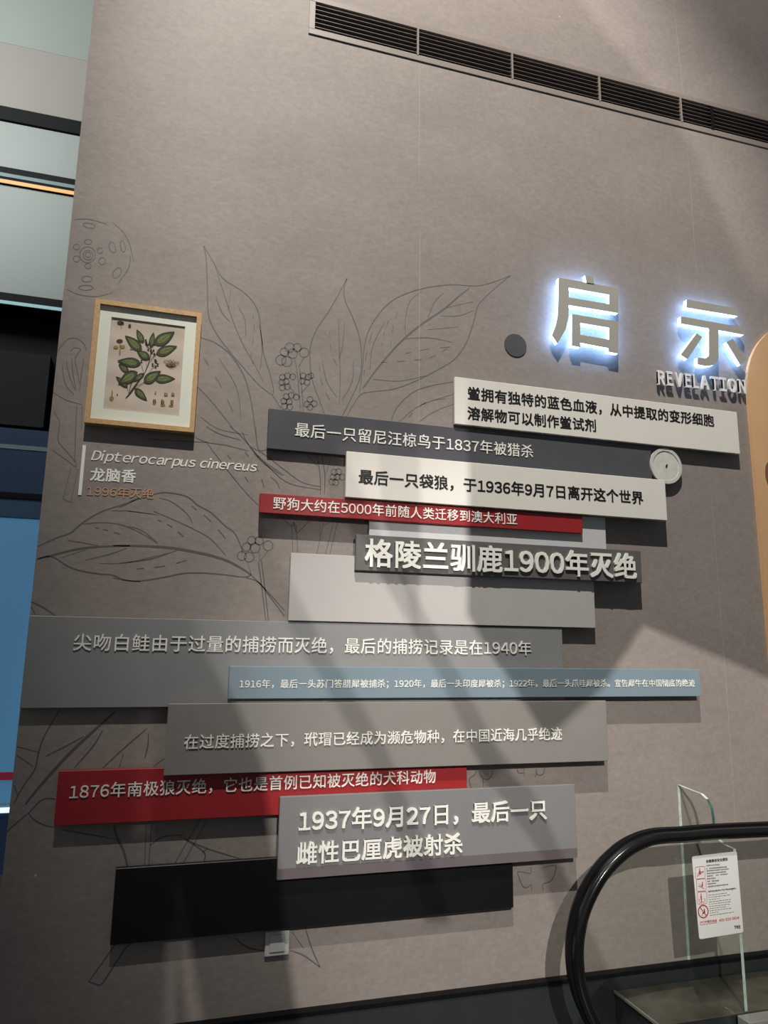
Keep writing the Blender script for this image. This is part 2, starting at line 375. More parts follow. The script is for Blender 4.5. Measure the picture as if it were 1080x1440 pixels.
draw('drawn_leaf', *A1, [[(565, 560), (575, 480), (582, 400), (600, 340), (640, 280), (690, 238), (770, 208), (870, 193), (960, 197), (1020, 183), (1075, 162)],
  [(1075, 162), (1040, 190), (1000, 225), (965, 265), (950, 320), (925, 390), (885, 445), (820, 485), (750, 520), (680, 545), (600, 555), (565, 568), (520, 640)],
  {'p': [(575, 545), (630, 470), (700, 390), (770, 330), (850, 275), (905, 228), (935, 205)], 'w': .0075}, {'p': [(600, 480), (610, 400), (650, 320)], 'w': .003}, {'p': [(720, 365), (720, 310), (735, 250), (775, 215)], 'w': .003},
  {'p': [(795, 305), (820, 250), (850, 220)], 'w': .003}, {'p': [(720, 375), (800, 372), (880, 388)], 'w': .003}, {'p': [(640, 455), (720, 450), (800, 440), (860, 410)], 'w': .0025, 'd': 1}, {'p': [(795, 345), (900, 335)], 'w': .0025},
  {'p': [(840, 298), (900, 298), (950, 280)], 'w': .003}, {'p': [(860, 270), (950, 250)], 'w': .0025}, {'p': [(610, 512), (700, 518), (790, 500)], 'w': .003}, {'p': [(670, 400), (680, 330), (700, 270)], 'w': .0025, 'd': 1},
  {'p': [(580, 500), (590, 420), (615, 330)], 'w': .0025, 'd': 1}, {'p': [(640, 400), (650, 350), (670, 300)], 'w': .0025, 'd': 1}, {'p': [(720, 425), (800, 410), (900, 400)], 'w': .0025, 'd': 1}], .0042, 'ink_soft')
draw('drawn_leaf', *A1, [[(670, 660), (690, 610), (740, 560), (800, 535), (900, 518)], {'p': [(700, 655), (770, 600), (890, 560)], 'w': .003}, {'p': [(760, 660), (820, 620), (900, 590)], 'w': .003}, {'p': [(730, 640), (790, 590), (880, 575)], 'w': .0025, 'd': 1}], .0042, 'ink_soft')
draw('drawn_leaf', *A1, [[(30, 372), (80, 390), (130, 430), (175, 500), (200, 590), (215, 700)], {'p': [(40, 440), (100, 540), (150, 650)], 'w': .003, 'd': 1}, {'p': [(0, 520), (60, 580), (140, 680)], 'w': .004},
  {'p': [(90, 440), (150, 540), (165, 640)], 'w': .003}, {'p': [(30, 640), (90, 680), (190, 700)], 'w': .003}, {'p': [(272, 566), (300, 610)], 'w': .005}], .0048, 'ink_soft')
berries(*A1, [(330, 405, 16), (355, 405, 14), (300, 447, 17), (320, 452, 17), (340, 425, 16), (378, 422, 16), (312, 420, 14)], [[(352, 465), (360, 540), (366, 625)], [(362, 468), (370, 540), (376, 625)], [(345, 440), (352, 470)], [(378, 438), (360, 470)]])
berries(*A1, [(305, 505, 10), (322, 500, 10), (340, 503, 10), (303, 522, 10), (318, 520, 10), (305, 540, 10), (322, 537, 10), (375, 500, 10), (392, 505, 10), (372, 518, 10), (388, 522, 10), (402, 500, 9)], [[(325, 535), (358, 568)], [(395, 530), (368, 560)]])
berries(*A1, [(318, 570, 10), (335, 566, 10), (352, 572, 10), (310, 586, 10), (328, 588, 10), (312, 603, 10), (330, 605, 10), (398, 580, 10), (388, 596, 10), (412, 594, 10), (398, 606, 10)])
A2 = (180, 600, 4.8)
draw('drawn_leaf', *A2, [[(-60, 545), (0, 520), (60, 488), (180, 455), (260, 445), (360, 460), (420, 485), (470, 530), (560, 580), (650, 665), (720, 720), (765, 815), (772, 860)],
  [(-100, 1020), (0, 1040), (100, 1040), (250, 1015), (380, 990), (500, 988), (640, 998), (790, 1015), (835, 995)],
  {'p': [(-100, 803), (0, 803), (150, 808), (300, 820), (420, 840), (560, 870), (680, 910), (780, 965), (830, 1000)], 'w': .0095}, {'p': [(0, 570), (200, 595)], 'w': .003}, {'p': [(170, 570), (300, 625), (450, 695), (560, 760), (660, 870)], 'w': .0035},
  {'p': [(210, 480), (300, 510), (400, 590), (435, 655)], 'w': .003}, {'p': [(0, 670), (100, 705), (200, 785)], 'w': .003}, {'p': [(-60, 920), (150, 895), (330, 835)], 'w': .003},
  {'p': [(200, 628), (300, 680), (400, 765)], 'w': .003, 'd': 1}, {'p': [(430, 535), (560, 640), (690, 795)], 'w': .003, 'd': 1}, {'p': [(60, 960), (250, 940), (450, 885)], 'w': .003, 'd': 1}], .0048)
draw('drawn_stem', *A2, [[(830, 1000), (920, 1090), (1056, 1240)], [(795, 1020), (880, 1050), (960, 1150), (1056, 1280)], [(880, 910), (905, 1100), (930, 1310)], [(900, 905), (925, 1100), (948, 1310)]], .004)
berries(*A2, [(835, 768, 28), (885, 770, 28), (945, 803, 33), (800, 812, 28), (858, 818, 33), (768, 872, 30), (818, 880, 33)], [[(805, 910), (830, 990)], [(885, 850), (888, 905)], [(945, 838), (890, 905)]])
draw('drawn_leaf', *A2, [[(450, 70), (530, 105), (660, 125), (815, 165)], [(130, 85), (400, 100), (530, 105)], [(530, 105), (600, 200), (700, 330), (800, 450), (880, 530)], [(690, 0), (760, 60), (830, 140)], [(530, 0), (620, 50), (760, 90)],
  [(862, 0), (878, 150), (935, 155)], [(830, 140), (900, 220), (1056, 330)], [(850, 180), (920, 250), (1040, 330)], {'p': [(670, 190), (760, 300), (830, 400)], 'd': 1, 'w': .003}, {'p': [(790, 170), (880, 300), (930, 450)], 'd': 1, 'w': .003}, [(960, 340), (1000, 370), (1025, 420)]], .0036)
A3 = (340, 460, 3.2727)
draw('drawn_stem', *A3, [[(0, 480), (40, 555), (130, 650), (220, 720), (362, 748)], [(40, 550), (110, 590), (200, 660), (280, 715), (365, 735)], [(345, 585), (360, 680), (362, 770)], [(368, 590), (382, 680), (380, 770)], [(300, 590), (350, 640)], [(410, 600), (385, 680)],
  [(230, 915), (235, 1040)], [(250, 910), (258, 1040)], [(180, 870), (228, 915), (240, 900), (255, 945), (310, 890)], [(375, 900), (345, 1045)], [(360, 905), (358, 960)], [(445, 880), (405, 1045)], [(425, 885), (385, 1045)], [(375, 915), (440, 880)]], .0036)
berries(*A3, [(425, 668, 14), (445, 665, 14), (420, 690, 14), (440, 690, 14), (415, 712, 14), (432, 715, 14), (462, 690, 14)])
draw('drawn_stem', 20, 680, 4.909, [[(115, 815), (190, 850), (290, 915)], [(118, 850), (145, 905)]], .005)
draw('drawn_leaf', 20, 680, 4.909, [[(160, 435), (300, 372), (390, 340), (480, 265), (600, 195), (750, 145), (860, 105)], [(155, 525), (220, 505), (280, 512), (370, 570), (470, 605), (600, 625), (680, 632), (760, 665), (870, 676)],
  {'p': [(160, 520), (300, 485), (450, 450), (600, 435), (800, 430)], 'w': .007}, {'p': [(370, 393), (480, 410), (580, 430)], 'w': .003}, {'p': [(470, 280), (600, 270), (740, 285), (880, 345), (990, 412)], 'w': .003}, {'p': [(670, 188), (800, 190), (960, 212)], 'w': .003},
  {'p': [(330, 510), (500, 455)], 'w': .003}, {'p': [(490, 528), (650, 490), (780, 445)], 'w': .003}, {'p': [(590, 552), (750, 550), (900, 520), (1070, 478)], 'w': .003}, {'p': [(560, 305), (650, 325), (760, 360)], 'w': .003, 'd': 1}], .0048)
A5 = (20, 960, 4.5)
draw('drawn_leaf', *A5, [[(290, 170), (240, 250), (185, 350), (155, 440), (130, 550), (60, 650), (0, 760)], [(20, 405), (155, 440)], [(15, 460), (120, 530)], [(0, 650), (20, 710)], {'p': [(640, 180), (520, 290), (400, 400), (300, 500), (150, 670), (70, 770)], 'w': .010},
  [(200, 465), (330, 400), (440, 340)], [(560, 300), (500, 400), (380, 540)], [(840, 290), (700, 410), (560, 540)], [(850, 320), (845, 400), (825, 480)], [(690, 450), (665, 535)], [(950, 480), (880, 530)], {'p': [(740, 290), (640, 370)], 'd': 1}], .0045)
draw('drawn_pod', *A5, [[(90, 825), (180, 740), (260, 735)], [(90, 825), (130, 870), (200, 905), (260, 915)], [(-60, 960), (0, 900), (90, 825)], [(300, 930), (500, 965), (640, 990)], {'p': [(630, 905), (655, 990), (690, 1060), (716, 1160)], 'w': .008},
  [(835, 890), (825, 1170)], [(870, 895), (850, 1170)], [(860, 1030), (940, 975), (1070, 965)]], .0045)
A6 = (100, 1120, 3.0)
draw('drawn_stem', *A6, [[(545, 95), (435, 285)], [(575, 100), (470, 285)], [(480, 180), (560, 235), (560, 275)], [(470, 175), (575, 220), (712, 262)], [(555, 235), (575, 220)], [(75, 780), (175, 640), (200, 600)], [(75, 780), (100, 790), (130, 790), (180, 715), (240, 630), (300, 600)],
  [(690, 595), (740, 635), (815, 652)], [(985, 545), (1015, 640), (1050, 720)], [(925, 650), (980, 670), (1050, 720)], [(930, 570), (980, 640)]], .0045)
A7 = (640, 1060, 6.75)
draw('drawn_stem', *A7, [[(200, 160), (185, 200), (135, 240), (150, 320)], [(240, 170), (240, 200), (265, 235), (265, 320)], [(355, 160), (345, 210), (310, 245), (270, 235)], [(590, 140), (600, 180), (655, 185)], [(655, 140), (655, 225)], [(770, 140), (770, 190), (760, 220)], [(770, 185), (800, 205), (840, 185), (850, 140)]], .004)
draw('drawn_stem', *A7, [[(720, 1140), (600, 1120), (605, 1170), (640, 1255), (680, 1270), (720, 1245), (728, 1305)], [(720, 1070), (720, 1140)], [(835, 1080), (950, 1060), (945, 1140), (905, 1210), (835, 1240), (838, 1300)]], .004)
A8 = (75, 280, 3.273)
def ell(x, y, rx, ry, a=0): return [(x+rx*math.cos(t)*math.cos(a)-ry*math.sin(t)*math.sin(a), y+rx*math.cos(t)*math.sin(a)+ry*math.sin(t)*math.cos(a)) for t in [i*math.pi/6 for i in range(13)]]
draw('drawn_lotus_head', *A8, [[(92, 95), (160, 92), (245, 115)], [(275, 110), (320, 150), (350, 205), (370, 290)], [(355, 260), (345, 320), (295, 392)], [(62, 415), (120, 440), (200, 448), (275, 430)], ell(160, 258, 22, 22), ell(158, 256, 36, 36), ell(160, 256, 12, 12),
  ell(165, 122, 28, 11, .2), ell(160, 197, 17, 11), ell(215, 237, 12, 13), ell(225, 285, 16, 16), ell(160, 308, 14, 12), ell(107, 275, 15, 14), ell(107, 220, 15, 12), ell(272, 222, 14, 26, -.3), ell(320, 218, 11, 26, -.2), ell(293, 340, 16, 26, .6), ell(155, 368, 24, 13), ell(150, 408, 33, 11)], .003, 'ink_soft')
draw('drawn_poppy', *A8, [[(20, 700), (60, 650), (100, 640), (140, 665), (152, 700)], [(80, 700), (95, 685), (125, 690), (110, 715), (100, 740), (110, 790), (120, 850)], [(60, 740), (70, 800), (100, 880)], [(85, 730), (90, 800), (105, 880)], [(140, 730), (130, 800), (120, 880)], [(40, 760), (55, 850), (95, 900)],
  [(0, 890), (60, 925), (130, 945)], [(108, 945), (102, 1080), (98, 1210)], [(133, 945), (130, 1060)], [(5, 980), (28, 1030), (22, 1110), (60, 1160), (102, 1210)], [(102, 1210), (102, 1232), (60, 1200), (-5, 1155)], [(82, 1235), (45, 1380)], [(45, 1380), (80, 1395)], [(80, 1395), (115, 1240)]], .0034, 'ink_soft')

# ------------------------------------------------------------------ facts panels
def panel(name, label, L, R, T, B, off, thick, m, group='fact panels stepped down the wall', sp=()):
    """L/R: pixels on the left/right edges, T/B: lists of pixels on the top/bottom edges"""
    x0 = P(*L, off)[0]; x1 = P(*R, off)[0]
    z1 = sum(P(*p, off)[1] for p in T)/len(T); z0 = sum(P(*p, off)[1] for p in B)/len(B)
    t = thing(name, label, 'panel', ((x0+x1)/2, -off, z0), group)
    boxobj('board', (x0, x1, -off, -off+thick, z0, z1), m, t, .0016)
    for fx, fz in sp:      # stand-off spacers that carry the board
        x = x0+(x1-x0)*fx; z = z0+(z1-z0)*fz
        boxobj('spacer', (x-.009, x+.009, -off+thick, 0, z-.009, z+.009), M['bblack'], t)
    return t, (x0, x1, z0, z1)
def line(s, l, r, h, off, th, m, t, bold=.0, **k):
    """l/r pixel of line's left/right end at mid height, h glyph height in px at the left end"""
    a = P(*l, off); b = P(*r, off); hz = abs(P(l[0], l[1]-h/2, off)[1]-P(l[0], l[1]+h/2, off)[1])
    text_line(s, a, b, hz/.88, off, th, M[m], t, bold=bold, **k)
WB = .011
t, _ = panel('fact_panel', 'white panel at upper right with two lines of black Chinese text', (639.6, 563), (1038.6, 608), [(640, 530), (1036.7, 579.3)], [(639.3, 596), (1040.7, 638.3)], .040, .014, M['white'], sp=((.78, .5), (.93, .5)))
line('鲎拥有独特的蓝色血液，从中提取的变形细胞', (656.7, 552.7), (1003.5, 592), 19, .040, .0015, 'lt_black', t, .018)
line('溶解物可以制作鲎试剂', (656.7, 580.7), (838.3, 599), 19, .040, .0015, 'lt_black', t, .018)
t, _ = panel('fact_panel', 'dark grey panel with white text, behind the two white panels', (377, 602), (916.5, 655), [(378.3, 574.3), (915, 630)], [(375.3, 630.5)], .024, .018, M['dark'], sp=((.06, .5), (.5, .6)))
line('最后一只留尼汪椋鸟于1837年被猎杀', (413.7, 604), (749.3, 635.3), 20, .024, .003, 'lt_white', t, .005)
t, _ = panel('fact_panel', 'white panel with a single line of black Chinese text, below the round cover', (486.7, 666), (937, 704), [(487.7, 632.7), (936, 676.7)], [(485.7, 699), (938, 731.7)], .062, .018, M['white'], sp=((.96, .5), (.9, .2)))
line('最后一只袋狼，于1936年9月7日离开这个世界', (503.5, 670), (904, 700.7), 19.5, .062, .0015, 'lt_black', t, .018)
t, _ = panel('fact_panel', 'narrow bright red panel with white text, upper of the two red panels', (365, 706), (819.3, 738.5), [(365, 692.3), (819.3, 726.7)], [(364.7, 720), (819.3, 750.7)], .050, .018, M['red'], sp=((.06, .5), (.25, .5)))
line('野狗大约在5000年前随人类迁移到澳大利亚', (383.3, 707.3), (726.7, 730.7), 17.5, .050, .003, 'lt_white', t, .005)
t, _ = panel('blank_panel', 'pale grey blank strip peeping out between the upper red panel and the raised white letters', (519.5, 740), (852, 750), [(851, 728.3)], [(853, 778)], .030, .012, M['strip'], sp=((.2, .5), (.8, .5)))
t, _ = panel('fact_panel', 'mid grey panel with large raised white Chinese letters', (500.5, 775), (902.2, 798), [(501.7, 750), (901.7, 776)], [(499.3, 800.7), (902.7, 820.7)], .060, .018, M['mid'], sp=((.93, .7), (.93, .3)))
line('格陵兰驯鹿1900年灭绝', (511.5, 777.5), (893, 797.3), 38, .060, .009, 'lt_white', t, .018)
t, _ = panel('blank_panel', 'large light grey blank panel below the raised white letters', (407.3, 825), (836.5, 850), [(410, 777.3)], [(405, 873.3), (836.7, 882.7)], .036, .005, M['light'], sp=((.2, .6), (.8, .6)))
t, _ = panel('fact_panel', 'wide steel grey panel with one line of white text, starting flush at the wall edge', (34.5, 930), (791.8, 925), [(41.7, 865.7), (791.7, 883.3)], [(27.3, 996.7), (235, 994)], .030, .022, M['wide'], sp=((.05, .5), (.5, .5)))
line('尖吻白鲑由于过量的捕捞而灭绝，最后的捕捞记录是在1940年', (102.3, 903), (746.5, 911.7), 23, .030, .004, 'lt_white', t, .005)
t, _ = panel('fact_panel', 'slim blue-grey panel with one line of tiny white text', (321.8, 960), (984.7, 960), [(322.7, 937.7), (983.3, 940.3)], [(321, 984), (986, 978.3)], .058, .018, M['blue'], sp=((.85, .5), (.95, .5)))
line('1916年，最后一头苏门答腊犀被捕杀；1920年，最后一头印度犀被杀；1922年，最后一头爪哇犀被杀。宣告犀牛在中国彻底的绝迹', (336, 961.7), (976.5, 960.5), 12.2, .058, .002, 'lt_white', t, .005)
t, _ = panel('fact_panel', 'warm grey panel with one line of white text, directly below the blue-grey one', (233.4, 1040), (854.2, 1027), [(236.7, 990), (852.3, 985)], [(230, 1091.7), (856, 1069.3)], .064, .018, M['lowgrey'], sp=((.5, .5), (.9, .5)))
line('在过度捕捞之下，玳瑁已经成为濒危物种，在中国近海几乎绝迹', (258, 1043.5), (789.3, 1031.7), 21.5, .064, .004, 'lt_white', t, .005)
t, _ = panel('fact_panel', 'dark red panel with white text, lower of the two red panels', (79, 1122), (656.7, 1095), [(83.3, 1084.3)], [(75, 1162.3), (390, 1146)], .036, .022, M['red'], sp=((.06, .5), (.35, .5)))
line('1876年南极狼灭绝，它也是首例已知被灭绝的犬科动物', (97, 1113.5), (612.3, 1091.5), 21.5, .036, .004, 'lt_white', t, .005)
t, (x0, x1, z0, z1) = panel('fact_panel', 'cool grey panel with two lines of thick raised white letters', (391.6, 1180), (810, 1154), [(393.3, 1121), (808.3, 1102.7)], [(390, 1237.7), (811.7, 1205.7)], .062, .018, M['tiger'], sp=((.85, .5), (.95, .5)))
boxobj('bottom_band', (x0, x1, -.0635, -.0625, z0, z0+(z1-z0)*.13), M['mauve'], t)
line('1937年9月27日，最后一只', (418.5, 1154.5), (767.5, 1137.8), 29, .062, .008, 'lt_white', t, .018)
line('雌性巴厘虎被射杀', (415.5, 1200.5), (649, 1185.5), 30.5, .062, .008, 'lt_white', t, .018)
t, _ = panel('blank_panel', 'black blank panel at the foot of the stack', (158.7, 1275), (721.8, 1245), [(162.3, 1222.3), (388.3, 1206)], [(155, 1327.7), (721.7, 1278.3)], .036, .022, M['black'], sp=((.1, .5), (.8, .5)))

# ------------------------------------------------------------------ backlit characters and raised word
CS = (700, 340, 2.842); LO = .046
def lit(name, label, shapes):
    loops0 = [[P(CS[0]+x/CS[2], CS[1]+y/CS[2], LO) for x, y in l] for s in shapes for l in s]
    xs = [p[0] for l in loops0 for p in l]; zs = [p[1] for l in loops0 for p in l]
    t = thing(name, label, 'sign', ((min(xs)+max(xs))/2, -LO, min(zs)), 'backlit characters')
    bmf = bmesh.new(); bmg = bmesh.new()
    for s in shapes:
        L = [[P(CS[0]+x/CS[2], CS[1]+y/CS[2], LO) for x, y in l] for l in s]
        poly_into(bmf, L, -LO, .004); poly_into(bmg, L, -LO+.0042, .020)
    bm_obj('face', bmf, M['metal_face'], t); bm_obj('lit_return', bmg, M['glow'], t)
lit('backlit_character', 'large backlit Chinese character with blue-white halo, left of the two', [
 [[(350, 133), (380, 138), (387, 172), (357, 168)]],
 [[(245, 143), (482, 186), (482, 284), (284, 252), (283, 300), (272, 350), (240, 405), (218, 372), (232, 335), (240, 300), (243, 250)], [(284, 182), (284, 222), (446, 249), (446, 211)]],
 [[(297, 288), (482, 320), (482, 446), (443, 438), (443, 424), (330, 402), (330, 420), (297, 414)], [(330, 323), (330, 371), (446, 391), (446, 343)]]])
lit('backlit_character', 'large backlit Chinese character with blue-white halo, right of the two', [
 [[(757, 230), (960, 268), (960, 296), (755, 262)]],
 [[(733, 298), (985, 343), (985, 371), (882, 352), (882, 470), (864, 492), (835, 496), (800, 489), (800, 463), (830, 466), (845, 455), (845, 346), (733, 326)]],
 [[(795, 366), (817, 380), (760, 468), (732, 450)]], [[(915, 400), (938, 388), (997, 470), (972, 492)]]])
a = P(923.4, 532.5, .026); b = P(1049, 546, .026)
t = thing('raised_word', 'raised pale metal word REVELATION under the backlit characters', 'sign', ((a[0]+b[0])/2, -.026, b[1]-.03))
text_line('REVELATION', a, b, .0475, .018, .010, M['pale_letter'], t, bold=.035, child='letter', lat=1.32, xs=.68)

# ------------------------------------------------------------------ framed print
FO = .036
TL, TR, BR, BL = (P(133.7, 419.1, FO), P(284.2, 440.3, FO), P(272.7, 607.9, FO), P(119.1, 593.8, FO))
fx0 = (TL[0]+BL[0])/2; fx1 = (TR[0]+BR[0])/2; fz1 = (TL[1]+TR[1])/2; fz0 = (BL[1]+BR[1])/2
pic = thing('framed_botanical_print', 'oak framed botanical print of a leafy branch hanging on the left of the wall', 'picture', ((fx0+fx1)/2, -FO, fz0))
FW = .017
for i, q in enumerate(([(fx0, fz1), (fx1, fz1), (fx1-FW, fz1-FW), (fx0+FW, fz1-FW)], [(fx0, fz0), (fx0+FW, fz0+FW), (fx1-FW, fz0+FW), (fx1, fz0)],
          [(fx0, fz0), (fx0, fz1), (fx0+FW, fz1-FW), (fx0+FW, fz0+FW)], [(fx1, fz0), (fx1-FW, fz0+FW), (fx1-FW, fz1-FW), (fx1, fz1)])):
    poly('frame_rail', [q], -FO, FO-.001, M['oak'], pic)
gx0, gx1, gz0, gz1 = fx0+FW, fx1-FW, fz0+FW, fz1-FW
MO = .023
wa = P(156.1, 445.2, MO); wb = P(259.9, 459.3, MO); wc = P(252.2, 584.5, MO); wd = P(146.1, 575.4, MO)
mx0 = (wa[0]+wd[0])/2; mx1 = (wb[0]+wc[0])/2; mz1 = (wa[1]+wb[1])/2; mz0 = (wc[1]+wd[1])/2
poly('mat_board', [[(gx0, gz0), (gx1, gz0), (gx1, gz1), (gx0, gz1)], [(mx0, mz0), (mx0, mz1), (mx1, mz1), (mx1, mz0)]], -MO, .004, M['mat'], pic)
bm = bmesh.new()    # the sheet cockles a little
nx, nz = 12, 40
vs = [[bm.verts.new((gx0+(gx1-gx0)*i/nx, -.017+.0011*math.sin(j*.62+i*.12), gz0+(gz1-gz0)*j/nz)) for i in range(nx+1)] for j in range(nz+1)]
for j in range(nz):
    for i in range(nx): bm.faces.new((vs[j][i], vs[j][i+1], vs[j+1][i+1], vs[j+1][i]))
sheet = bm_obj('print_sheet', bm, M['paper'], pic, True)
boxobj('glass_pane', (gx0, gx1, -.030, -.028, gz0, gz1), M['pic_glass'], pic)
SA = (140, 440, 8.307); SY = -.0188
def leafshape(b, tp, wd, n=9):
    pts = []; dx, dy = tp[0]-b[0], tp[1]-b[1]; L = math.hypot(dx, dy); nx_, ny_ = -dy/L, dx/L
    for sgn in (1, -1):
        for i in range(n+1):
            t = i/n; tt = t if sgn == 1 else 1-t
            h = wd*.5*math.sin(math.pi*tt**.8)**.9*(1-.25*tt) if 0 < tt < 1 else 0
            if sgn == -1 and i in (0, n): continue
            pts.append((b[0]+dx*tt+nx_*h*sgn, b[1]+dy*tt+ny_*h*sgn))
    return pts
def ap(pts): return crop(*SA, pts, -SY)
for b_, t_, wd in (((510, 350), (435, 195), 74), ((490, 440), (300, 265), 120), ((600, 400), (630, 230), 70), ((640, 370), (875, 220), 140), ((665, 480), (905, 390), 120), ((580, 530), (440, 445), 92), ((480, 590), (210, 560), 118),
          ((335, 690), (225, 600), 75), ((325, 860), (195, 745), 64), ((440, 690), (220, 830), 140), ((520, 710), (385, 800), 64), ((640, 770), (880, 770), 112), ((520, 810), (715, 680), 128), ((415, 885), (552, 1022), 84)):
    dk = leafshape(b_, t_, wd); c = ((b_[0]+t_[0])/2, (b_[1]+t_[1])/2)
    y = SY-random.random()*.0006
    lf = poly('printed_leaf', [ap(dk)], y, 0, M['leaf'], pic)
    hi = [(c[0]+(x-c[0])*.72, c[1]+(yy-c[1])*.72) for x, yy in leafshape(b_, t_, wd*.8)]
    poly('leaf_highlight', [ap(hi)], y-.0002, 0, M['leaf_hi'], lf)
    bm = bmesh.new(); q = ap([b_, t_]); ribbon(bm, q, .0022, y-.0004)
    cl = ap(dk+[dk[0]]); ribbon(bm, cl, .0024, y-.0004, smooth=False, taper=False)
    L = math.hypot(t_[0]-b_[0], t_[1]-b_[1]); ux, uy = (t_[0]-b_[0])/L, (t_[1]-b_[1])/L
    for k in (.25, .4, .55, .7):
        for sg in (1, -1):
            s0 = (b_[0]+ux*L*k, b_[1]+uy*L*k); h = wd*.32
            ribbon(bm, ap([s0, (s0[0]+ux*h*.8-uy*h*sg, s0[1]+uy*h*.8+ux*h*sg)]), .0008, y-.0004)
    bm_obj('leaf_veins', bm, M['brownink'], lf)
bm = bmesh.new()
for st, wdt in (([(305, 995), (345, 950), (400, 870), (460, 790), (520, 715)], .004), ([(520, 715), (560, 620), (585, 540), (600, 420), (560, 400), (530, 330)], .0024), ([(545, 640), (550, 540)], .0018), ([(345, 950), (370, 820), (440, 740)], .002), ([(520, 715), (490, 600)], .0016),
        ([(590, 560), (640, 500), (680, 470)], .0018), ([(580, 690), (620, 640), (655, 590)], .0014), ([(400, 870), (470, 840), (530, 805)], .0018), ([(600, 420), (640, 380)], .0018), ([(345, 950), (315, 850)], .0016)):
    ribbon(bm, ap(st), wdt, SY-.0009)
for x, y in ((540, 320), (548, 345), (565, 372), (545, 365), (585, 352), (630, 440), (610, 465), (640, 480), (600, 440), (660, 565), (620, 600), (655, 625), (680, 600), (650, 550), (490, 560), (570, 430)):
    poly_into(bm, [ap([(x+13*math.cos(k), y+13*math.sin(k)) for k in [i*math.pi/4 for i in range(8)]])], SY-.0009, 0)
bm_obj('printed_stem', bm, M['brownink'], pic)
bm = bmesh.new()
for x, y, rx, ry in ((240, 112, 34, 20), (270, 118, 16, 14), (352, 148, 17, 18), (235, 330, 38, 24), (207, 955, 8, 8)): poly_into(bm, [ap(ell(x, y, rx, ry)[:-1])], SY-.0005, 0)
for st in ([(255, 130), (250, 180)], [(750, 560), (790, 600), (840, 640), (900, 610), (930, 575)], [(750, 560), (800, 560), (835, 630)], [(810, 550), (835, 560), (850, 630)], [(870, 550), (845, 580), (835, 640)], [(930, 575), (880, 575), (850, 630)], [(770, 590), (835, 610), (905, 590)]): ribbon(bm, ap(st), .0018, SY-.0005)
for x, y in ((640, 1040), (738, 1050), (845, 1045)):
    for dx in (-10, 12): poly_into(bm, [ap(ell(x+dx, y-5, 5, 26)[:-1])], SY-.0006, 0)
bm_obj('printed_details', bm, M['brownink'], pic)
bm = bmesh.new()
for x, y, rx, ry in ((190, 400, 29, 20), (270, 395, 29, 22), (140, 1000, 25, 30), (146, 940, 8, 40), (653, 930, 8, 12), (765, 945, 10, 22), (785, 950, 10, 16), (848, 945, 10, 22), (866, 950, 10, 16), (640, 1040, 20, 34), (730, 1040, 16, 34), (740, 1078, 28, 16), (845, 1050, 18, 34), (835, 1085, 26, 14), (375, 423, 20, 8), (835, 600, 60, 24)): poly_into(bm, [ap(ell(x, y, rx, ry)[:-1])], SY-.0003, 0)
ribbon(bm, ap([(238, 350), (240, 420), (235, 480)]), .005, SY-.0003)
bm_obj('printed_seed_pods', bm, M['ochre'], pic)

# caption beside the framed print
ca = P(128.6, 641); t = thing('caption_text', 'three line white and orange caption with a vertical white bar below the framed print', 'caption', (ca[0], 0, P(120, 695)[1]))
x0 = P(119, 628, .003)[0]; boxobj('vertical_bar', (P(113.0, 662, .003)[0], P(117.6, 662, .003)[0], -.003, 0, P(112, 696, .003)[1], P(120, 626, .003)[1]), M['lt_white'], t)
text_line('Dipterocarpus cinereus', P(128.6, 640), P(361, 656.5), .062, .0, .002, M['lt_white'], t, bold=.006, shear=.25, child='letter', lat=1.0)
line('龙脑香', (126.4, 667), (190.6, 669.5), 19.5, .0, .002, 'lt_white', t, .02)
line('1996年灭绝', (121.5, 690), (216.3, 694.5), 17.0, .0, .002, 'lt_orange', t, .004)

# ------------------------------------------------------------------ small wall fittings
c = P(724.5, 486); e1 = abs(P(738.7, 486)[0]-P(710.5, 486)[0])/2; e2 = abs(P(724, 468.8)[1]-P(724, 503.4)[1])/2; r = (e1+e2)/2
bm = bmesh.new(); poly_into(bm, [ellipse(c[0], c[1], r, r, 32)], -.004, .0035)
tag(bm_obj('round_blanking_cap', bm, M['grey_cap']), 'flat dark grey round cap on the wall left of the backlit characters', 'cap')
CO = .031; c = P(937.2, 655, CO); r = abs(P(959, 656, CO)[0]-P(915, 654, CO)[0])/2
t = thing('round_cover', 'round white plastic cover at the right end of the dark grey panel', 'cover', (c[0], -CO, c[1]-r))
bm = bmesh.new(); poly_into(bm, [ellipse(c[0], c[1], r, r, 40), list(reversed(ellipse(c[0], c[1], r*.83, r*.83, 40)))], -CO, .012); bm_obj('rim', bm, M['switch'], t)
bm = bmesh.new(); poly_into(bm, [ellipse(c[0], c[1], r*.84, r*.84, 40)], -CO+.003, .009); bm_obj('disc', bm, M['cover'], t)
bm = bmesh.new(); poly_into(bm, [ellipse(c[0], c[1], r*.75, r*.75, 24)], -CO+.012, CO-.012); bm_obj('mount', bm, M['bblack'], t)
bm = bmesh.new(); poly_into(bm, [ellipse(c[0]+.002, c[1], .004, .009, 10, -.45)], -CO+.001, .002); bm_obj('centre_mark', bm, M['lt_black'], t)
SO = .010; x0 = P(372.7, 1328, SO)[0]; x1 = P(406.8, 1325, SO)[0]; z1 = P(390, 1309.3, SO)[1]; z0 = P(390, 1344.5, SO)[1]
t = thing('light_switch', 'small square white light switch under the black panel', 'switch', ((x0+x1)/2, 0, z0))
boxobj('plate', (x0, x1, -SO, 0, z0, z1), M['switch'], t, .0025)
wz = z1-z0; boxobj('rocker', (x0+wz*.2, x1-wz*.2, -SO-.003, -SO, z0+wz*.17, z1-wz*.13), M['switch'], t, .0015)

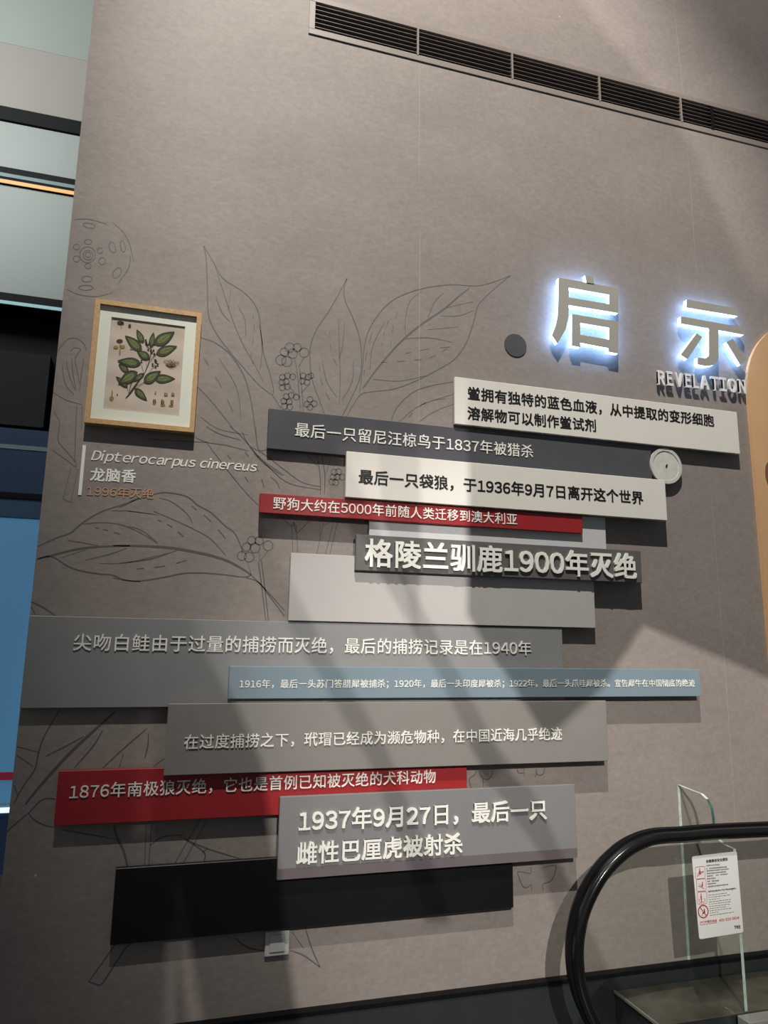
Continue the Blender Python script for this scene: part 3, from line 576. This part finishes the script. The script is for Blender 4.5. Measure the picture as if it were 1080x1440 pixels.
# ------------------------------------------------------------------ tan board at the right edge
TO = .018
tp = [(1053.2, 560), (1053, 540), (1053, 520), (1056, 504), (1061, 490), (1069, 473), (1080, 455)]
pts = [P(*p, TO) for p in tp]
xl = sum(P(*p, TO)[0] for p in ((1054, 560), (1060, 640), (1068, 760), (1080, 870)))/4
cx = xl+.46; cz = P(1054, 545, TO)[1]
out = [(xl, 1.2), (xl, cz)]+[(cx-.46*math.cos(a), cz+.40*math.sin(a)) for a in [i*math.pi/24 for i in range(1, 25)]]+[(cx+.46, 1.2)]
bm = bmesh.new(); poly_into(bm, [out], -TO, .0175)
t = thing('tan_display_board', 'tan board with a rounded top cut off by the right edge of the photo', 'board', (cx, -TO, 1.2))
bm_obj('board', bm, M['tan'], t)
q = P(1083, 668, TO); bm = bmesh.new(); poly_into(bm, [ellipse(q[0], q[1], .028, .062, 18)], -TO-.001, .001); bm_obj('brown_spot', bm, M['brown'], t)

# ------------------------------------------------------------------ escalator end, balustrade, deck
GY = -.30; DZ = .275
esc = thing('escalator_balustrade', 'escalator end with curved black rubber handrail and glass side at lower right', 'escalator', (1.9, GY, 0))
HY = -.335
outer = [(300, 1296*1.0)]  # placeholder replaced below
ctr = [(1240, 300), (1080, 314), (900, 322), (760, 330), (640, 341), (530, 347), (450, 364), (370, 402), (300, 458), (235, 530), (178, 625), (134, 730), (110, 840), (104, 940), (114, 1060), (145, 1170), (197, 1283), (250, 1380), (310, 1470), (380, 1560)]
path = [P(780+x/3.6, 1080+y/3.6, .305) for x, y in ctr]
path[0] = (3.9, path[1][1]); path = [path[0], (3.0, path[1][1])]+path[1:]
path = [(x, z) for x, z in path]
prof = [(-.040, -.012), (-.040, .004), (-.032, .016), (-.016, .022), (.016, .022), (.032, .016), (.040, .004), (.040, -.012), (.030, -.018), (-.030, -.018)]
sp = catmull(path[2:], 5)
bm = bmesh.new(); sweep(bm, path[:2]+sp, prof, GY); bm_obj('handrail', bm, M['rubber'], esc, True)
bm = bmesh.new(); sweep(bm, path[:2]+sp, [(-.012, -.026), (-.012, -.018), (.012, -.018), (.012, -.026)], GY); bm_obj('handrail_guide', bm, M['bblack'], esc)
inner = []
pp = path[:2]+sp
for i in range(len(pp)):
    a = pp[max(0, i-1)]; b = pp[min(len(pp)-1, i+1)]; dx, dz = b[0]-a[0], b[1]-a[1]; d = math.hypot(dx, dz)
    inner.append((pp[i][0]+dz/d*.025, pp[i][1]-dx/d*.025))
inner = [p for p in inner if p[1] > DZ-.06]
gl = [(3.9, DZ-.06)]+inner+[(inner[-1][0]+.02, DZ-.06)]
bm = bmesh.new(); poly_into(bm, [gl], GY-.005, .010); bm_obj('balustrade_glass', bm, M['glass'], esc)
# deck between wall and balustrade
dx0 = 1.655
deck = thing('escalator_deck', 'worn steel escalator deck box in the lower right corner', 'escalator', (2.3, -.2, 0))
bm = bmesh.new(); box(bm, dx0, 3.9, -.293, -.036, DZ-.004, DZ, .0008); bm_obj('top_plate', bm, M['steel'], deck)
bm = bmesh.new(); box(bm, dx0+.004, 3.9, -.293, -.036, 0, DZ-.0045); bm_obj('side_cladding', bm, M['base'], deck)
boxobj('front_trim', (dx0+.30, 3.9, -.362, -.308, DZ-.05, DZ+.004), M['steel_bright'], deck, .002)
boxobj('edge_trim', (dx0-.005, dx0-.0005, -.293, -.036, DZ-.006, DZ+.003), M['steel_bright'], deck)
# glass guard standing across the gap
gx = 2.01
gp = [(-.002, DZ+.002), (-.002, .976), (-.10, .968), (-.135, .966), (-.165, .952), (-.185, .925), (-.191, .89), (-.191, .855), (-.197, .835), (-.212, .820), (-.240, .808), (-.290, .805), (-.290, DZ+.002)]
bm = bmesh.new(); v1 = [bm.verts.new((gx-.006, y-.035*0, z)) for y, z in gp]; v2 = [bm.verts.new((gx+.006, y, z)) for y, z in gp]
bm.faces.new(v1); bm.faces.new(list(reversed(v2)))
guard = thing('glass_guard', 'upright clear glass guard with rounded shoulder standing between wall and handrail', 'glass panel', (gx, -.15, DZ+.002))
bm_obj('glass_sheet', bm, M['glass'], guard)
n = len(gp)
def edge(idx, m):
    bm = bmesh.new()
    for i in idx:
        a = gp[i]; b = gp[(i+1) % n]; bm.faces.new([bm.verts.new(c) for c in ((gx-.006, a[0], a[1]), (gx+.006, a[0], a[1]), (gx+.006, b[0], b[1]), (gx-.006, b[0], b[1]))])
    bmesh.ops.remove_doubles(bm, verts=bm.verts, dist=1e-5)
    bm_obj('polished_edge', bm, m, guard)
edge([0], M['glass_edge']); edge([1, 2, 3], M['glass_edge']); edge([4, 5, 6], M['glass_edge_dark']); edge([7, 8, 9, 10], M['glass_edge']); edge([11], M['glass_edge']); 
boxobj('steel_clip', (gx-.014, gx-.006, -.03, -.005, DZ+.03, DZ+.05), M['steel_bright'], guard)

# notice stuck on the balustrade glass
NO = .3065
q00, q10, q01 = P(973, 1204.5, NO), P(1036, 1197, NO), P(983.5, 1321, NO); q11 = P(1045.5, 1311, NO)
nt = thing('safety_notice', 'white safety notice sticker with red pictograms on the escalator glass', 'notice', ((q01[0]+q11[0])/2, -NO, q11[1]))
def nq(u, v):
    a = (q00[0]+(q10[0]-q00[0])*u, q00[1]+(q10[1]-q00[1])*u); b = (q01[0]+(q11[0]-q01[0])*u, q01[1]+(q11[1]-q01[1])*u)
    return (a[0]+(b[0]-a[0])*v, a[1]+(b[1]-a[1])*v)
def rrect(u0, v0, u1, v1, r=.03, rv=None):
    rv = rv or r*.55; o = []
    for cu, cv, a0 in ((u1-r, v0+rv, -90), (u1-r, v1-rv, 0), (u0+r, v1-rv, 90), (u0+r, v0+rv, 180)):
        for k in range(5):
            a = math.radians(a0+k*22.5); o.append(nq(cu+r*math.cos(a), cv+rv*math.sin(a)))
    return o
bm = bmesh.new(); poly_into(bm, [rrect(0, 0, 1, 1, .04)], -NO, .001); bm_obj('card', bm, M['sticker'], nt)
# crop 960,1180 scale 9.6 of the photo; card corners in it
def nc(x, y): return P(960+x/9.6, 1180+y/9.6, NO+.0006)
def nline(s, a, b, h, m, bold):
    A, B = nc(*a), nc(*b); hz = h/9.6*abs(P(1000, 1250, NO)[1]-P(1000, 1251, NO)[1])
    text_line(s, A, B, hz/.88, NO, .0008, M[m], nt, bold=bold, child='letter')
nline('扶梯乘坐安全须知', (316, 302), (608, 270), 44, 'sblack', .02)
nline('Safety Notice for Passengers', (342, 708), (720, 662), 40, 'sblack', .02)
nline('24小时服务热线', (230, 1125), (460, 1100), 36, 'sred', .0)
nline('400 820 0604', (492, 1098), (762, 1058), 44, 'sred', .01)
nline('TKE', (697, 1192), (780, 1184), 46, 'sblack', .05)
bm = bmesh.new()
for (x0_, y0_, x1_, y1_) in ((320, 360, 505, 345), (322, 402, 600, 375), (325, 432, 628, 403), (328, 468, 610, 438), (332, 503, 612, 470), (332, 538, 450, 527), (336, 573, 495, 560), (338, 608, 475, 594), (340, 645, 622, 612)):
    k = int((x1_-x0_)/19)
    for i in range(k):
        if random.random() < .08: continue
        xa = x0_+(x1_-x0_)*i/k; ya = y0_+(y1_-y0_)*i/k; h = 8+random.random()*4
        poly_into(bm, [[nc(xa, ya-h), nc(xa+13, ya-h-1), nc(xa+13, ya+h*.7), nc(xa, ya+h*.8)]], -NO-.0004, 0)
for (x0_, y0_, x1_, y1_) in ((345, 760, 595, 728), (348, 790, 640, 752), (352, 820, 510, 800), (354, 853, 650, 812), (358, 880, 662, 842), (360, 912, 648, 875), (362, 940, 585, 912), (364, 970, 665, 930), (366, 1000, 492, 983), (368, 1032, 690, 985), (235, 1160, 460, 1130)):
    x = x0_
    while x < x1_-10:
        wdt = random.uniform(12, 45); x2 = min(x+wdt, x1_); f = (x-x0_)/(x1_-x0_); g = (x2-x0_)/(x1_-x0_)
        ya = y0_+(y1_-y0_)*f; yb = y0_+(y1_-y0_)*g
        poly_into(bm, [[nc(x, ya-3.5), nc(x2, yb-3.5), nc(x2, yb+3.5), nc(x, ya+3.5)]], -NO-.0004, 0); x = x2+9
tag(bm_obj('small_print', bm, M['sblack'], nt), kind='stuff')
def icon(x, y, figs, ring=False):
    bm = bmesh.new()
    if ring:
        ribbon(bm, [nc(x+66*math.cos(a), y+84*math.sin(a)) for a in [i*math.pi/12 for i in range(25)]], .0042, -NO-.0006, False, False)
        ribbon(bm, [nc(x-44, y-55), nc(x+44, y+55)], .0032, -NO-.0006, False, False)
    else:
        c_ = [(x-62+10, y-78), (x+52, y-88), (x+64, y-76), (x+66, y+60), (x+54, y+76), (x-50, y+84), (x-62, y+70), (x-64, y-66), (x-52, y-78)]
        ribbon(bm, [nc(*p) for p in c_], .0016, -NO-.0006, False, False)
    for f in figs: ribbon(bm, [nc(x+a, y+b) for a, b in f[0]], f[1], -NO-.0006, False, False)
    bm_obj('pictogram', bm, M['sred'], nt)
icon(236, 455, [([(-8, -58), (-6, -42)], .004), ([(-6, -35), (-4, 10)], .006), ([(-40, 18), (-4, -5), (50, -20)], .002), ([(-42, 50), (0, 15), (45, -15)], .002), ([(-4, 10), (8, 25)], .003)])
icon(252, 622, [([(15, -45), (18, -30)], .0035), ([(15, -25), (12, 20)], .005), ([(-45, 10), (0, 25), (40, 50)], .002), ([(-30, -20), (5, 15)], .0015)])
icon(262, 795, [([(-15, -58), (-13, -42)], .004), ([(-14, -35), (-10, 25)], .005), ([(-10, 25), (-8, 60)], .003), ([(-40, 10), (-38, 50)], .002), ([(35, 0), (40, 45)], .002), ([(-35, 60), (35, 55)], .0015)])
icon(278, 978, [], True)
bm = bmesh.new(); ribbon(bm, [nc(292, 945), nc(298, 990), nc(268, 1005)], .005, -NO-.0005, False, False); ribbon(bm, [nc(262, 1018), nc(262, 1035)], .003, -NO-.0005, False, False); bm_obj('figure', bm, M['sblack'], nt)

# ------------------------------------------------------------------ atrium seen past the left end of the wall
BY = -3.0
def bz(py, px=0): return P(px, py, BY)[1]
def band(name, label, cat, p0, p1, m, y0=3.0, y1=3.3, sub=()):
    """horizontal band between photo heights p0 (top) and p1 (bottom)"""
    t = thing(name, label, cat, (-2.6, y0, bz(p1)))
    boxobj('facing', (-5.2, .2, y0, y1, bz(p1), bz(p0)), m, t, .004)
    for nm, a, b, mm, dy in sub: boxobj(nm, (-5.2, .2, y0-dy, y0-.001, bz(b), bz(a)), mm, t)
    return t
S(boxobj('wall_back', (-6, .6, 3.32, 3.5, 0, 9), M['bblack']))
band('upper_fascia', 'pale grey-green fascia at the very top left corner', 'fascia', -110, 59, M['fascia'])
band('beige_fascia', 'beige fascia band under the topmost pale green one', 'fascia', 59, 149, M['fascia_w'], 2.995)
band('black_beam', 'glossy black horizontal beam between two fascia bands', 'beam', 149.5, 169, M['bblack'], 2.985)
band('lower_fascia', 'pale grey-green fascia between the black beam and amber light strip', 'fascia', 169.5, 234, M['fascia'], 3.0)
band('light_strip_ledge', 'black ledge carrying a teal edge and a thin amber light strip', 'ledge', 234.5, 258.5, M['bblack'], 2.985, 3.3, (('teal_edge', 244, 249, M['teal'], .005), ('amber_strip', 253, 258, M['amber'], .005)))
band('tall_fascia', 'tall pale grey-green fascia below the amber light strip', 'fascia', 259, 411, M['fascia'], 3.0)
band('cyan_edged_ledge', 'black ledge with a thin glowing cyan line', 'ledge', 411.5, 429, M['bblack'], 2.985, 3.3, (('cyan_line', 423, 427.5, M['cyan'], .005),))
t = band('dark_opening', 'black recessed bay on the left below the cyan line', 'bay', 429.5, 600, M['bblack'], 3.2, 3.31)
boxobj('inner_panel', (-5.2, P(66, 550, -3.1)[0], 3.1, 3.19, P(0, 596, -3.1)[1], P(0, 492, -3.1)[1]), M['void'], t)
t = band('navy_panel_band', 'navy blue panel band with a thin pale blue line and black groove', 'panel', 600.5, 727, M['navy'], 3.0, 3.3, (('pale_line', 624, 630, M['teal'], .005), ('black_groove', 692, 700, M['bblack'], .02), ('lower_strip', 700.5, 726.5, M['navy2'], .01)))
band('blue_lit_wall', 'blue-lit wall, its light put in as glow, at the left edge with a dark red band near its foot', 'wall panel', 727.5, 1136, M['blue_glow'], 3.0, 3.3, (('red_band', 1086, 1097, M['bred'], .01), ('blue_reveal', 1130, 1134, M['teal'], .01)))
band('white_lit_edge', 'thin bright white lit edge below the blue wall', 'light strip', 1136.5, 1142, M['linewhite'], 2.96)
band('navy_plinth', 'dark navy plinth at the far left bottom', 'plinth', 1142.5, 1330, M['navy'], 3.0)

# ------------------------------------------------------------------ unseen plates and filters added behind the camera to shape the spot beams
M['half_clear'] = glass_material('half_clear_blocker', (.5, .5, .5), .01)  # half-clear sheet made up to soften the shaded bands
def blocker(label, lamp, frac, px, group='added light blockers', holes=(), m='bblack'):
    L_ = Vector(lamp); loops = []
    y = L_.y*frac
    for l in [px]+list(holes):
        pts = []
        for q in l:
            x, z = P(*q); W = Vector((x, 0, z)); r_ = W+(L_-W)*frac
            pts.append((r_.x, r_.z))
        loops.append(pts)
    bm = bmesh.new(); poly_into(bm, loops, y, .002 if m == 'bblack' else 0)
    return tag(bm_obj('added_blocker' if m == 'bblack' else 'added_filter', bm, M[m]), label, 'blocker', group)
F_ = .72
blocker('added unseen baffle plate behind the viewer, shading the upper right of the wall', B_POS, F_, [(655, 100), (655, 870), (763, 1047), (840, 977), (905, 880), (1060, 945), (1300, 1060), (1300, 100)])
blocker('added unseen baffle plate behind the viewer, shading the left of the wall', B_POS, F_, [(-500, 100), (185, 100), (185, 694), (223, 777), (234, 700), (243, 725), (241, 817), (275, 902), (330, 1000), (367, 1086), (420, 1440), (430, 1700), (-500, 1700)], holes=[[(198, 925), (204, 925), (214, 1040), (210, 1180), (183, 1180), (190, 1050)], [(240, 1240), (250, 1240), (297, 1500), (268, 1500)], [(236, 1300), (246, 1300), (248, 1500), (226, 1500)]])
blocker('narrow added unseen light-dimming strip behind the viewer, second from the left', B_POS, F_-.01, [(300, 660), (357, 800), (430, 930), (520, 1090), (600, 1300), (635, 1300), (540, 1060), (448, 900), (380, 770), (340, 660)], m='half_clear')
blocker('narrow added unseen light-dimming strip behind the viewer, third from the left', B_POS, F_-.02, [(360, 540), (430, 640), (510, 775), (600, 930), (680, 1100), (705, 1085), (625, 920), (545, 775), (480, 650), (420, 540)], m='half_clear')
blocker('short wedge shaped unseen light-dimming sheet added behind the viewer', B_POS, F_-.03, [(520, 560), (533, 720), (585, 900), (590, 780), (582, 560)], m='half_clear')
blocker('narrow added unseen light-dimming strip behind the viewer, furthest right', B_POS, F_-.04, [(650, 1050), (700, 1130), (760, 1215), (830, 1440), (890, 1440), (800, 1240), (745, 1120), (690, 1050)], m='half_clear')
blocker('large added unseen baffle plate high behind the viewer with a curved edge', C_POS, F_, [(700, -200), (815, 0), (863, 60), (904, 107), (953, 177), (980, 220), (1013, 300), (1040, 361), (1062, 415), (1300, 420), (1300, 1700), (-700, 1700), (-700, -200)])
